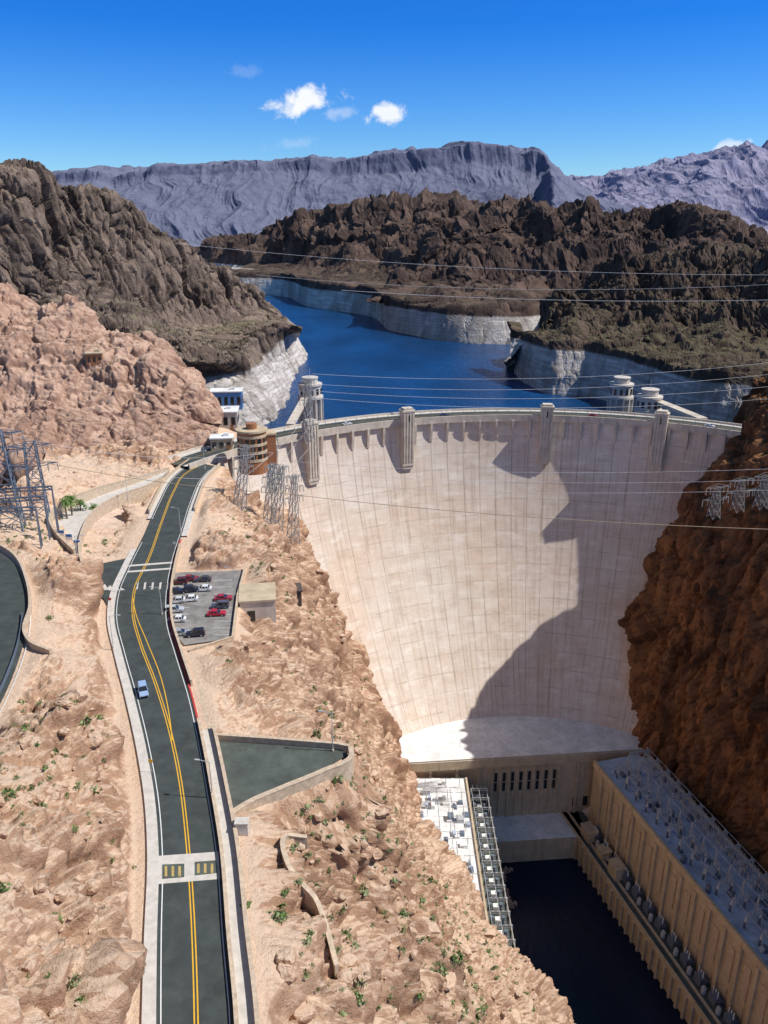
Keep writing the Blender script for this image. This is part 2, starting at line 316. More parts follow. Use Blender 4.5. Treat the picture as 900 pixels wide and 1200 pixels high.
# left hills above the lake
sil=[(-400,120,600),(-250,150,620),(-100,176,640),(0,196,680),(40,206,700),(60,213,720),(110,226,760),(150,243,790),(185,268,820),(215,295,850),(250,315,880),(290,334,910),(318,352,930),(335,372,915),(346,384,905)]
ft=[(-400,470,150),(-250,470,150),(0,470,150),(60,480,145),(110,490,141),(150,500,141),(200,505,141),(250,505,141),(300,500,141),(330,478,141),(342,445,141),(362,416,141)]
loft('hill',[Y([(u,v+15,y+200) for u,v,y in sil]),Y(sil),
 Y([(-400,290,570),(-250,300,590),(0,300,640),(60,318,680),(110,335,715),(150,355,745),(200,376,790),(250,384,830),(290,378,860),(320,374,880),(338,378,890),(350,387,890)]),
 Zl([(-400,380,195),(-250,380,195),(0,385,195),(60,392,193),(110,398,190),(150,408,188),(200,422,184),(250,424,183),(290,404,183),(318,388,183),(340,383,182),(354,386,181)]),
 up(ft[:8],162,-10,12)+up(ft[8:],160,-11,7),Zl(ft),up(ft,110,8,-6)],
 760,380,M_left,lambda P:(17*ridged(warp(P,60,16,52)/[60,75,300],5,53,0.5)+9*blocky(P,26,55,0.22)+4.4*blocky(P,9,57,0.3)-8)*fade(P,172,24,0.3),2)
# pink knob beside the visitor buildings
sil=[(-500,300,430),(-300,315,430),(-100,330,425),(0,340,420),(50,350,415),(85,355,410),(105,371,405),(120,391,400),(150,399,395),(190,405,390),(212,433,385),(238,458,380),(248,484,376)]
loft('hill',[Y([(u,v+25,y+70) for u,v,y in sil]),Y(sil),
 Y([(-500,390,390),(-300,400,380),(-100,405,375),(0,410,372),(50,415,370),(95,420,370),(150,425,366),(200,435,362),(236,465,360),(250,490,360)]),
 Y([(-500,470,350),(-300,475,340),(-100,480,335),(0,485,335),(50,487,335),(95,490,336),(150,492,340),(200,495,345),(236,500,350),(252,508,352)]),
 Zl([(-500,560,186),(-300,560,185),(-100,556,183),(0,552,182),(50,548,182),(95,546,181),(150,540,181),(200,532,181),(236,524,181),(254,519,181)]),
 Zl([(-500,600,170),(-300,600,170),(-100,590,170),(0,580,170),(50,575,170),(95,570,170),(150,560,170),(200,550,170),(236,540,170),(254,530,170)])],
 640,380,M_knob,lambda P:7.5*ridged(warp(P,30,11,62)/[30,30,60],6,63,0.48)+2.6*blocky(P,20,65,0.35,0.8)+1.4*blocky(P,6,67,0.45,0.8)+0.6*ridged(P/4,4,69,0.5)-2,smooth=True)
# Arizona cliff, right
cols=[480,400,362,345,320,295,265,225,180,130,60,-20]
def crow(z,xs): return [(x,y,z) for i,(x,y) in enumerate(zip(xs,cols))]
X0=[206,188,150,112,114,121,133,142,158,172,190,210]
X1=[208,190,152,119,117,124,137,149,165,180,198,218]
X2=[211,193,160,131,124,130,144,157,172,188,206,226]
X3=[214,198,170,145,134,138,151,165,181,197,215,235]
X4=[218,205,186,156,143,145,158,172,190,206,224,244]
rowsC=[crow(30,X0),crow(80,X1),crow(120,X2),crow(155,X3),crow(177,X4),
 crow(204,[x+28 for x in X4]),crow(238,[x+72 for x in X4]),crow(262,[x+150 for x in X4]),crow(270,[x+400 for x in X4])]
loft('canyon_cliff',rowsC,620,400,M_cliff,lambda P:6*ridged(warp(P,30,10,72)/[24,24,60],4,73)+6.0*blocky(P,20,75,0.25)+3.6*blocky(P,8,77,0.3)+1.5*blocky(P,3.2,78,0.45)+0.5*fbm(P/1.5,2,79)-3,2)
# ---------------------------------------------------------------- roads (plan geometry, z=180)
RZ=180.0
Lpx=[(183,1290),(183,1200),(184,1100),(186,1000),(182,940),(172,880),(158,820),(143,765),(134,725),(137,695),(150,664),(168,628),(185,590),(205,557),(226,541)]
Rpx=[(278,1290),(275,1200),(266,1100),(258,1000),(247,930),(238,880),(225,820),(208,765),(198,730),(197,700),(203,660),(215,620),(226,585),(238,560),(252,546)]
Cpx=[(231,1290),(230,1200),(225,1060),(219,980),(212,920),(200,860),(182,800),(165,755),(156,720),(158,690),(174,655),(190,610),(204,575),(216,556),(238,543)]
L=crom(Zl([(a,b,RZ) for a,b in Lpx]),90); Rr=crom(Zl([(a,b,RZ) for a,b in Rpx]),90); Cc=crom(Zl([(a,b,RZ) for a,b in Cpx]),160)
side=[at_z(u,v,RZ)[:2] for u,v in [(158,652),(120,660),(96,664),(90,674),(104,688),(122,702),(140,735)]]
park=[at_z(u,v,179.2)[:2] for u,v in [(203,671),(284,668),(276,700),(270,748),(216,756),(199,735),(197,705)]]
terr=[at_z(u,v,178.6)[:2] for u,v in [(246,868),(400,878),(408,884),(372,905),(285,944),(264,960),(256,935)]]
loopR=crom(Zl([(-70,625,188),(-20,638,188),(12,656,188),(28,685,188),(32,715,188),(28,752,188),(14,795,188),(-12,850,188),(-50,930,188)]),50)
loopL=crom(Zl([(-170,640,188),(-120,660,188),(-70,685,188),(-48,705,188),(-44,722,188),(-50,745,188),(-66,790,188),(-100,850,188),(-160,930,188)]),50)
roadpoly=np.vstack([L[:,:2],Rr[::-1,:2]]); looppoly=np.vstack([loopL[:,:2],loopR[::-1,:2]])
# ---------------------------------------------------------------- near terrain (heightfield)
ctl=[]
def C(l): ctl.extend(Zl(l))
for P_ in (L[::8],Rr[::8]): ctl.extend([(p[0],p[1],RZ) for p in P_])
for i,p in enumerate(offs(L[:46:5],-8.5)): ctl.append((p[0],p[1],184.5+1.5*math.sin(i*2.3)))
for P_ in (loopL[::8],loopR[::8]): ctl.extend([(p[0],p[1],188) for p in P_])
for pg,z in((park,179),(terr,178.4),(side,RZ)): ctl.extend([(a,b,z) for a,b in pg])
C([(100,1150,189),(40,1150,192),(-60,1150,198),(105,1000,190),(40,1000,194),(-60,1000,199),(110,900,188),(60,900,191),(0,900,193),
 (75,840,191),(65,740,187),(70,690,186),(-250,900,205),(-250,700,198),(-250,1200,210),
 (62,650,184),(30,625,186),(-50,600,188),(0,590,186),(60,600,183),(-150,580,192),(125,625,174),(150,600,173),(130,650,177),(160,585,175),
 (0,560,184),(100,558,182),(180,550,181),(-150,1400,205),(100,1500,188),(400,1500,150),(600,1500,80)])
C([(300,1150,177.5),(330,1150,174),(390,1180,164),(470,1190,140),(550,1190,105),(610,1190,75),(345,1080,170),(410,1080,154),(480,1080,120),(530,1100,88),(305,1010,175),(350,1000,168),(410,1000,146),(455,1000,112),
 (430,950,132),(400,925,158),(320,950,174),(438,915,110),(300,1250,176),(450,1300,150),
 (470,950,66),(500,990,60),(550,1067,57),(600,1132,57),(640,1172,55),(675,1215,54),(740,1350,50)])
C([(290,760,176),(330,740,166),(350,760,152),(390,760,120),(300,840,174),(350,850,158),(395,850,128),(425,865,95),(375,810,140),(410,800,104),(320,690,174),(350,690,150),(375,700,128),(300,650,177),(330,640,168),(255,640,179),(240,600,179),(265,600,178),(225,640,180)])
for uv in [(252,588),(300,600),(340,603),(355,640),(378,690),(400,735),(420,780),(436,830),(450,872)]:
    c=ray_dam(*uv); ctl.append(c)
    if uv[0]>=340: ctl.append((c[0]+12,c[1]+5,c[2]-42))
ctl+=[(60,y,-8) for y in range(40,340,35)]+[(100,y,-8) for y in range(40,340,60)]+[(47,280,0),(47,240,0),(48,200,5),(25,285,10),(28,250,15),(15,300,25)]
ctl+=[(-75,345,180.5),(-95,340,180.5),(-68,360,180),(-90,365,180.5),(-62,378,172),(-48,395,135),(-30,380,120),(-45,357,125),(-20,372,120),(20,390,120),(60,370,60),(-100,400,150),(60,420,120),(-140,340,182),(-140,400,170)]
ctl=np.array(ctl)
_,ui=np.unique(np.round(ctl[:,:2]/1.5),axis=0,return_index=True); ctl=ctl[ui]
n=len(ctl); A=np.linalg.norm(ctl[:,None,:2]-ctl[None,:,:2],axis=2)
M=np.zeros((n+3,n+3)); M[:n,:n]=A-np.eye(n)*0.3; M[:n,n]=1; M[:n,n+1:]=ctl[:,:2]; M[n,:n]=1; M[n+1:,:n]=ctl[:,:2].T
W=np.linalg.solve(M,np.r_[ctl[:,2],0,0,0])
GS=0.42; GX0=-132
gx=np.arange(GX0,76,GS); gy=np.arange(24,420,GS); nx,ny=len(gx),len(gy)
XX,YY=np.meshgrid(gx,gy); Q=np.stack([XX.ravel(),YY.ravel()],1); H=np.zeros(len(Q))
for i in range(0,len(Q),20000):
    q=Q[i:i+20000]; H[i:i+20000]=np.linalg.norm(q[:,None]-ctl[None,:,:2],axis=2)@W[:n]+W[n]+q@W[n+1:]
H=H.reshape(ny,nx)
for _ in range(30):
    H[1:-1,1:-1]=0.25*(H[:-2,1:-1]+H[2:,1:-1]+H[1:-1,:-2]+H[1:-1,2:])
def polydist(poly,q):
    poly=np.array(poly); ins=np.zeros(len(q),bool); D=np.full(len(q),1e9); m=len(poly)
    for i in range(m):
        a,b=poly[i],poly[(i+1)%m]; ab=b-a
        t=np.clip(((q-a)@ab)/(ab@ab+1e-9),0,1); D=np.minimum(D,np.linalg.norm(q-(a+t[:,None]*ab),axis=1))
        c=((a[1]>q[:,1])!=(b[1]>q[:,1])); 
        with np.errstate(divide='ignore',invalid='ignore'): xi=(b[0]-a[0])*(q[:,1]-a[1])/(b[1]-a[1]+1e-12)+a[0]
        ins^=c&(q[:,0]<xi)
    return np.where(ins,0,D)
calm=np.ones(len(Q)); Hf=H.ravel().copy()
for pg,z,w0,w1 in ((roadpoly[::2],RZ-0.35,3.2,8),(looppoly[::2],187.6,1.5,5),(park,178.8,1.0,4),(terr,178.2,1.0,3.0),(side,RZ-0.4,1.0,4)):
    D=polydist(pg,Q); t=np.clip((D-w0)/(w1-w0),0,1); t=t*t*(3-2*t); Hf=z*(1-t)+Hf*t; calm=np.minimum(calm,t)
plat=np.clip((np.hypot(Q[:,0]+80,Q[:,1]-352)-14)/12,0,1); calm=np.minimum(calm,plat)
H=Hf.reshape(ny,nx); gyv,gxv=np.gradient(H,GS); nrm=np.stack([-gxv,-gyv,np.ones_like(H)],-1); nrm/=np.linalg.norm(nrm,axis=2)[:,:,None]
P=np.stack([Q[:,0],Q[:,1],H.ravel()],1); steep=np.clip((1-nrm[:,:,2].ravel())*3.0,0.3,1)
outc=np.clip((fbm(P/26,3,81)+0.25)*2.4,0.2,1.0); rough=np.clip(np.maximum(steep*0.65,outc*0.9)+0.35*(steep>0.8)*outc,0,1.25)
BL.clear()
D=5.0*ridged(warp(P,24,9,82)/[22,22,44],6,83,0.5)+3.2*blocky(P,15,85,0.4,0.8)+2.0*blocky(P,6,87,0.45,0.8)+0.9*blocky(P,2.4,88,0.6,0.7)+0.9*ridged(warp(P,4,1.5,92)/4.0,4,90,0.55)
at2=blattr(); D=D*rough*calm+(0.28*fbm(P/1.8,3,89)+0.22*np.maximum(0,blocky(P,1.5,93,0.9,0.4)))*calm; BL.clear()
near=P+nrm.reshape(-1,3)*D[:,None]
near[:,2]=np.where(calm<0.02,H.ravel(),near[:,2])
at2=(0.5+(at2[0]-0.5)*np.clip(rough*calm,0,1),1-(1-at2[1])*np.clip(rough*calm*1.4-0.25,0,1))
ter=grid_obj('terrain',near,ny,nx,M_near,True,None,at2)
Zs=near[:,2].reshape(ny,nx)
bpy.context.view_layer.update()
def gi(x,y): return int((x-GX0)/GS),int((y-24)/GS)
def hA(x,y):
    ok,loc,_,_=ter.ray_cast((x,y,400),(0,0,-1))
    if ok: return loc[2]
    i,j=gi(x,y); return Zs[min(max(j,0),ny-1),min(max(i,0),nx-1)]
# ground sheet, lake, river
MBx=MB(); MBx.add([(-40000,-3000,-9),(40000,-3000,-9),(40000,60000,-9),(-40000,60000,-9)],[(0,1,2,3)]); MBx.obj('ground',[M_ground])
b=MB(); arc=[(CX+168*math.sin(math.radians(a)),CY+168*math.cos(math.radians(a)),141) for a in range(-50,51,4)]
b.add(arc+[(260,380,141),(900,420,141),(1400,2600,141),(-1400,2600,141),(-500,420,141),(-110,380,141)],[tuple(range(len(arc)+6))[::-1]]); b.obj('lake',[M_lake])
b=MB(); b.add([(20,-60,0),(215,-60,0),(215,312,0),(20,312,0)],[(0,1,2,3)]); b.obj('river',[M_river])
# ---------------------------------------------------------------- dam
dam=empty('concrete_arch_dam')
def pol(r,a,z): a=math.radians(a); return (CX+r*math.sin(a),CY+r*math.cos(a),z)
angs=np.linspace(-63,66,260); zs=np.r_[np.linspace(CREST-1.0,10,110)]
V=[pol(Rz(z),a,z) for z in zs for a in angs]
grid_obj('downstream_face',V,len(zs),len(angs),M_dam,True,dam)
b=MB()
def ring(r0,r1,z0,z1,m,a0=-63,a1=66,n=180):
    aa=np.linspace(a0,a1,n)
    A=[pol(r0,a,z0) for a in aa];B=[pol(r0,a,z1) for a in aa];Cq=[pol(r1,a,z1) for a in aa];Dq=[pol(r1,a,z0) for a in aa]
    b.strip(A,B,m);b.strip(B,Cq,m);b.strip(Cq,Dq,m);b.strip(Dq,A,m)
ring(157.9,173,CREST-1.6,CREST,0); ring(172.5,173.0,100,CREST-1.6,0)
ring(157.5,158.1,CREST-2.2,CREST+1.15,0); ring(172.6,173.2,CREST-1,CREST+1.15,0)
ring(160.8,169.8,CREST+0.01,CREST+0.03,1); ring(158.1,160.8,CREST,CREST+0.15,2); ring(169.8,172.6,CREST,CREST+0.15,2)
ring(165.2,165.35,CREST+0.03,CREST+0.04,3)
for i in range(-20,22):
    a=i*3.0; w=math.degrees(0.55/157)
    prof=[(159.5,CREST-1.6),(157.0,CREST-1.6),(157.0,CREST-5),(157.6,CREST-11),(159.5,CREST-12)]
    A=[pol(r,a-w,z) for r,z in prof];B=[pol(r,a+w,z) for r,z in prof];k=len(prof)
    b.add(A+B,[tuple(range(k)),tuple(range(2*k-1,k-1,-1))]+[(j,k+j,k+(j+1)%k,(j+1)%k) for j in range(k)],0)
for i in range(-30,32):
    p=pol(158.6,i*2.0+1,CREST+0.15); b.cyl(p,0.09,3.6,4,6); b.cyl((p[0],p[1],p[2]+3.6),0.32,0.5,2,8,0.2)
b.obj('crest',[M_conc,M_asph,M_walk,M_yel,M_dsteel],dam)
for (u,v) in [(470,490),(640,488),(777,494),(354,506)]:
    p=at_z(u,v,CREST); a=math.degrees(math.atan2(p[0]-CX,p[1]-CY)); b=MB()
    o=pol(156.6,a,0); rot=-math.radians(a)
    b.box((o[0],o[1],CREST-8),(5.8,5,27),0,rot); b.box((o[0],o[1],CREST+5.6),(6.5,5.6,0.8),0,rot); b.box((o[0],o[1],CREST+6.5),(4.8,4.0,1.0),0,rot)
    for k in(-2.2,-0.75,0.75,2.2):
        q=(o[0]+k*math.cos(rot)+2.65*math.sin(rot),o[1]+k*math.sin(rot)-2.65*math.cos(rot)); b.box((q[0],q[1],CREST-7.5),(0.7,0.3,24),0,rot)
    b.box((o[0],o[1],CREST-22.3),(5.0,4.4,1.6),0,rot)
    b.box((o[0]+2.6*math.sin(rot),o[1]-2.6*math.cos(rot),CREST+2.2),(1.1,0.3,3.0),1,rot)
    b.obj('crest_tower',[M_conc,M_glass],dam)
# ---------------------------------------------------------------- intake towers
def intake(x,y,r=7.0,top=187.4):
    e=empty('intake_tower',(x,y,0)); b=MB(); b.cyl((0,0,100),r*0.82,top-108,0,24)
    for i in range(12):
        a=i*math.pi/6; b.box((math.cos(a)*r*0.9,math.sin(a)*r*0.9,(100+top-11)/2),(r*0.32,0.9,top-111),0,a)
    b.cyl((0,0,top-11.5),r*1.06,1.3,0,24); b.cyl((0,0,top-10.2),r*0.92,6.2,0,24); b.cyl((0,0,top-4),r,1.0,0,24); b.cyl((0,0,top-3),r*0.62,3.0,0,16); b.cyl((0,0,top),r*0.68,0.6,0,16)
    for i in range(12):
        a=(i+0.5)*math.pi/6; b.box((math.cos(a)*r*0.92,math.sin(a)*r*0.92,top-7.2),(0.3,1.5,3.4),1,a)
    b.cyl((0,0,top+0.6),0.12,5,2,6); b.obj('tower_body',[M_walk,M_glass,M_steel],e)
for x,y in((-42.6,455),(137,455),(142,420)): intake(x,y)
b=MB(); b.box((150,398,181.6),(5,44,1.6),0,0.2); b.obj('footbridge',[M_conc])
b=MB(); b.box((-46,418,176.6),(4,66,1.6),0,-0.02); b.obj('footbridge',[M_conc])
# ---------------------------------------------------------------- power plant
pp=empty('power_plant_building'); b=MB()
fl=np.array((1.0,293.5)); fr_=np.array((119.0,304.0)); fd=(fr_-fl)/np.linalg.norm(fr_-fl); fn=np.array((fd[1],-fd[0])); frot=math.atan2(fd[1],fd[0])
back=[pol(112,a,0)[:2] for a in range(36,-38,-4)]
foot=[tuple(fl),tuple(fr_)]+back
b.prism(foot,-5,40.5,1,1)
foot2=[tuple(fl+fn*1.2-fd*1.0),tuple(fr_+fn*1.2+fd*1.0)]+[pol(112,a,0)[:2] for a in range(37,-39,-4)]
b.prism(foot2,40.5,45,1,2)
b.strip([tuple(fl+fn*1.0)+(45.0,),tuple(fr_+fn*1.0)+(45.0,)],[tuple(fl+fn*1.0)+(45.8,),tuple(fr_+fn*1.0)+(45.8,)],1)
def onf(s,o,z): p=fl+fd*s+fn*o; return (p[0],p[1],z)
for i in range(8): b.box(onf(50+i*3.9,0.06,31.5),(1.3,0.5,10),3,frot); b.box(onf(50+i*3.9,0.12,31.5),(1.3,0.5,0.4),1,frot)
for i in range(9): b.box(onf(48.05+i*3.9,0.35,26),(0.9,0.7,28),1,frot)
for s in (8,20,32,42,88,98,108): b.box(onf(s,0.4,25),(1.4,0.8,30),1,frot)
for s in (88,93,98): b.box(onf(s,0.06,18),(2,0.5,5),3,frot)
b.prism([onf(44,0,0)[:2],onf(44,16,0)[:2],onf(90,16,0)[:2],onf(90,0,0)[:2]],-6,12,1,2)
b.prism([(2,120),(37,120),(37,292.5),(2,292.5)],-5,38,1,2)
for s in (2,36.2): b.box((s+0.4,206,38.4),(0.8,172,1.0),1)
b.prism([(37,120),(46.5,120),(46.5,290),(37,290)],-6,30,1,6); b.box((46.2,205,30.5),(0.4,170,1.0),1)
b.prism([(46.5,120),(49,120),(49,288),(46.5,288)],-6,13,1,1)
P0=np.array((96.,290.));d=np.array((28.,-100.));d/=np.linalg.norm(d);nn_=np.array((-d[1],d[0]));rr=math.atan2(d[1],d[0])
def rw(s,o,z=None):
    p=P0+d*s+nn_*o; return (p[0],p[1]) if z is None else (p[0],p[1],z)
b.prism([rw(-6,0),rw(-6,26),rw(180,26),rw(180,0)][::-1],10,44,1,4)
b.prism([rw(-6,-0.8),rw(-6,0.4),rw(180,0.4),rw(180,-0.8)][::-1],42.2,45.2,1,1)
b.prism([rw(-6,25),rw(-6,26.2),rw(180,26.2),rw(180,25)][::-1],44.01,45,1,1)
for i in range(22):
    s=2+i*8.2; b.box(rw(s,-0.5,27),(1.6,1.0,30),1,rr); b.box(rw(s+4.1,0.0,30),(3.0,0.7,15),5,rr); b.box(rw(s+4.1,0.05,16.5),(2.6,0.6,5),5,rr)
b.prism([rw(-14,-9.8),rw(-14,0),rw(180,0),rw(180,-9.8)][::-1],-5,12,1,6)
b.prism([rw(-14,-10.4),rw(-14,-9.8),rw(180,-9.8),rw(180,-10.4)][::-1],10.6,13.1,1,1)
for i in range(46): b.box(rw(-10+i*4.2,-10.3,4),(1.0,1.2,13.4),1,rr)
b.prism([rw(-14,-7.2),rw(-14,-6.2),rw(180,-6.2),rw(180,-7.2)][::-1],12.01,12.6,1,1)
b.obj('structure',[M_conc,M_tan,M_roofw,M_glass,M_roofb,M_wall,M_asph2],pp)
b=MB()
def gantry(b,x,y,z,w,h,rot,m=0,t=0.22):
    ca,sa=math.cos(rot),math.sin(rot)
    for k in(-1,1):
        px,py=x+k*w/2*ca,y+k*w/2*sa
        for q in(-0.7,0.7): b.beam((px-q*sa*1.2,py+q*ca*1.2,z),(px,py,z+h),t,m)
    b.beam((x-w/2*ca,y-w/2*sa,z+h),(x+w/2*ca,y+w/2*sa,z+h),t*1.2,m); b.beam((x-w/2*ca,y-w/2*sa,z+h-1),(x+w/2*ca,y+w/2*sa,z+h-1),t,m)
    for i in range(4):
        s=-w/2+w*(i+0.5)/4; b.beam((x+s*ca,y+s*sa,z+h),(x+(s+w/8)*ca,y+(s+w/8)*sa,z+h-1),t*0.7,m)
        b.beam((x+s*ca,y+s*sa,z+h),(x+s*ca,y+s*sa,z+h+1.6),t*0.8,m)
for i in range(26):
    y=285-i*6.0
    gantry(b,41.5,y,30,7.6,8.5,0,0,0.26)
    b.cyl((39.4,y+2.6,30),0.7,3.4,2,8); b.cyl((43.6,y+2.4,30),0.7,3.4,2,8); b.box((41.6,y+2.6,31.2),(2.0,1.8,2.4),1)
    if i<25:
        for xx in(38.2,41.5,44.8): b.beam((xx,y,38.4),(xx,y-6,38.4),0.16,0)
for i in range(110):
    x,y=random.uniform(5,35),random.uniform(160,290); hh=random.uniform(0.6,2.6)
    b.box((x,y,38+hh/2),(random.uniform(0.8,3.2),random.uniform(0.8,3.2),hh),random.choice((1,0,3,2)))
for i in range(13):
    for xx in (10,18,27,33):
        b.cyl((xx,286-i*9,38),0.12,5.5,0,6); b.beam((xx-2.5,286-i*9,43),(xx+2.5,286-i*9,43),0.16,0)
        if i<12: b.beam((xx,286-i*9,43.2),(xx,277-i*9,43.2),0.12,0)
for i in range(20):
    s=6+i*8.2
    p=rw(s,-3.2); b.box((p[0],p[1],13.8),(3.6,2.6,3.6),2,rr); b.cyl((p[0],p[1],15.6),0.9,1.6,2,10)
    for q in(-1.2,0,1.2): p2=rw(s+q,-3.2); b.cyl((p2[0],p2[1],15.6),0.22,2.8,1,6)
    for q in(-2,2): 
        p2=rw(s+q,-2.4); b.box((p2[0],p2[1],13.6),(0.25,2.6,2.8),2,rr)
    p=rw(s+4,-4.6); b.cyl((p[0],p[1],12),0.9,2.6,0,12); b.cyl((p[0],p[1],14.6),0.4,0.8,0,8)
for i in range(22):
    s=3+i*7.4; p=rw(s,16); gantry(b,p[0],p[1],44,10,9,rr+math.pi/2,0,0.3); p=rw(s+3.4,7); gantry(b,p[0],p[1],44,6,6,rr+math.pi/2,0,0.26); p=rw(s+1.5,20); gantry(b,p[0],p[1],44,6,7,rr,0,0.24)
    for _ in range(6):
        p=rw(s+random.uniform(0,6),random.uniform(2,24)); hh=random.uniform(1,3); b.box((p[0],p[1],44+hh/2),(random.uniform(0.8,2.4),random.uniform(0.8,2),hh),random.choice((0,3,2,2)),rr)
    for o in (4,10,22):
        p=rw(s+3,o); b.cyl((p[0],p[1],44),0.5,2.6,2,8); b.cyl((p[0],p[1],46.6),0.2,1.4,1,6)
for o in(11.0,14,18,21): b.beam(rw(3,o,53),rw(160,o,53),0.16,0)
for o in(4.4,9.6): b.beam(rw(3,o,50),rw(160,o,50),0.14,0)
for s,o,w,h in((4,-5.5,7,5),(16,-5.0,5,4),(27,-5.5,6,6)): 
    b.box(rw(s,o,12+h/2),(w,4.5,h),4,rr); b.box(rw(s,o,12+h+0.2),(w+0.6,5.1,0.4),4,rr)
b.obj('switchyard_equipment',[M_steel,M_white,M_dsteel,M_roofb,M_tan],pp)
# ---------------------------------------------------------------- road objects
road=empty('road'); b=MB(); b.strip(L,Rr,0)
b.add([(x,y,RZ-0.02) for x,y in side],[tuple(range(len(side)))],0)
b.obj('asphalt_surface',[M_asph],road)
b=MB()
def line(P,off,w,z,m):
    P=np.array(P); A=offs(P,off-w/2);B=offs(P,off+w/2); A[:,2]=z;B[:,2]=z; b.strip(A,B,m)
zl=RZ+0.012
line(Cc,-0.22,0.18,zl,1); line(Cc,0.22,0.18,zl,1)
k0=np.argmin(np.abs(Cc[:,1]-125)); k1=np.argmin(np.abs(Cc[:,1]-185))
mid=crom(Cc[k0:k1+1],60); off=np.sin(np.linspace(0,math.pi,60))*1.6
q=mid.copy(); dd=np.gradient(mid[:,:2],axis=0); dd/=np.linalg.norm(dd,axis=1)[:,None]; q[:,0]+=dd[:,1]*off; q[:,1]-=dd[:,0]*off
line(q,0,0.18,zl+0.004,1)
line(L[2:60],0.55,0.14,zl,0); line(Rr[2:88],-0.55,0.14,zl,0); line(L[66:],0.5,0.14,zl,0)
def quad(px,z,m): b.add([at_z(u,v,z) for u,v in px],[tuple(range(len(px)))],m)
quad([(184,1003),(256,998),(258,1030),(185,1036)],zl+0.004,2)
quad([(190,1013),(216,1012),(216,1028),(190,1030)],zl+0.010,3); quad([(228,1010),(253,1008),(255,1023),(228,1026)],zl+0.010,3)
for k in range(3):
    quad([(193+k*8,1015),(196+k*8,1015),(196+k*8,1027),(193+k*8,1027)],zl+0.016,4); quad([(231+k*8,1012),(234+k*8,1012),(234+k*8,1023),(231+k*8,1023)],zl+0.016,4)
for k in range(6):
    quad([(106+k*6.5,684+k*1.6),(110+k*6.5,681+k*1.6),(114+k*6.5,691),(108+k*6.5,692)],zl,2)
quad([(152,662),(204,658),(204,660),(150,664)],zl+0.004,2); quad([(150,669),(203,665),(202,667),(149,671)],zl+0.004,2)
for k in range(5): quad([(160+k*9,683),(162.5+k*9,682),(161.5+k*9,690),(159+k*9,691)],zl,2)
b.obj('painted_markings',[M_white,M_yel,M_walk,M_asph2,plain('worn_yellow',(0.45,0.33,0.12),0.7,0.2,2)],road)
b=MB(); b.strip(loopL,loopR,0); A=offs(loopR,-0.8);B=offs(loopR,-0.65); A[:,2]+=.01;B[:,2]+=.01; b.strip(A,B,1); A=offs((loopL+loopR)/2,0);B=offs((loopL+loopR)/2,0.2); A[:,2]+=.01;B[:,2]+=.01; b.strip(A,B,2); b.obj('road',[M_asph,M_white,M_yel])
def wallo(name,P,h,t,m,base=0.0,cap=True,parent=None):
    P=np.array(P,float); b=MB(); A=offs(P,-t/2);B=offs(P,t/2)
    def z(Q,dz): Q=Q.copy(); Q[:,2]+=dz; return Q
    b.strip(z(A,-base),z(A,h),0);b.strip(z(A,h),z(B,h),0);b.strip(z(B,h),z(B,-base),0)
    for e in(0,-1): b.add([z(A,-base)[e],z(A,h)[e],z(B,h)[e],z(B,-base)[e]],[(0,1,2,3)],0)
    if cap:
        A=offs(P,-t/2-0.08);B=offs(P,t/2+0.08); b.strip(z(A,h+0.002),z(A,h+0.16),0);b.strip(z(A,h+0.16),z(B,h+0.16),0);b.strip(z(B,h+0.16),z(B,h+0.002),0)
    return b.obj(name,[m],parent)
def slab(name,A,B,z0,z1,m):
    b=MB(); s=lambda Q,z:[(p[0],p[1],z) for p in Q]
    b.strip(s(A,z0),s(A,z1),0);b.strip(s(A,z1),s(B,z1),0);b.strip(s(B,z1),s(B,z0),0); return b.obj(name,[m])
slab('sidewalk',offs(L[:58],-1.7),offs(L[:58],-0.001),RZ-0.5,RZ+0.13,M_walk)
slab('sidewalk',offs(L[66:],-1.2),offs(L[66:],-0.001),RZ-0.5,RZ+0.13,M_walk)
slab('sidewalk',offs(Rr[:26],0.0),offs(Rr[:26],2.4),RZ-0.5,RZ+0.13,M_walk)
slab('kerb',offs(Rr[25:62],0.0),offs(Rr[25:62],0.35),RZ-0.5,RZ+0.14,M_redk)
slab('sidewalk',offs(Rr[62:],0.0),offs(Rr[62:],1.8),RZ-0.5,RZ+0.13,M_walk)
wallo('parapet_wall',offs(Rr[:27],0.25)[:],0.95,0.4,M_wall,0.3); wallo('parapet_wall',offs(Rr[:26],2.7),1.1,0.45,M_wall,3.0)
wallo('parapet_wall',offs(Rr[31:60],0.8),1.0,0.4,M_wall,2.0); wallo('parapet_wall',offs(Rr[70:],2.0),1.1,0.45,M_wall,3.0)
wallo('parapet_wall',offs(L[68:],-1.4),1.1,0.45,M_wall,8.0)
wallo('parapet_wall',crom(Zl([(60,768,188.0),(36,757,188),(30,748,188),(36,715,188),(32,684,188),(15,652,188),(-18,634,188)]),50),1.2,0.5,M_wall,2)
wallo('guard_rail',offs(loopR[26:],1.0),0.9,0.12,M_dsteel,0.3,False)
tz=178.6
b=MB(); b.add([(x,y,tz) for x,y in terr],[tuple(range(len(terr)))],0)
b.obj('parking_terrace',[M_asph2])
wallo('parapet_wall',Zl([(246,866,tz),(320,871,tz),(395,877,tz),(410,880,tz)]),1.1,0.5,M_wall,3)
wallo('retaining_wall',crom(Zl([(411,882,tz),(412,892,tz),(378,910,tz),(330,930,tz),(290,948,tz),(270,962,tz),(262,985,tz)]),40),1.2,0.8,M_wall,6)
b=MB(); b.add([(x,y,179.2) for x,y in park],[tuple(range(len(park)))],0)
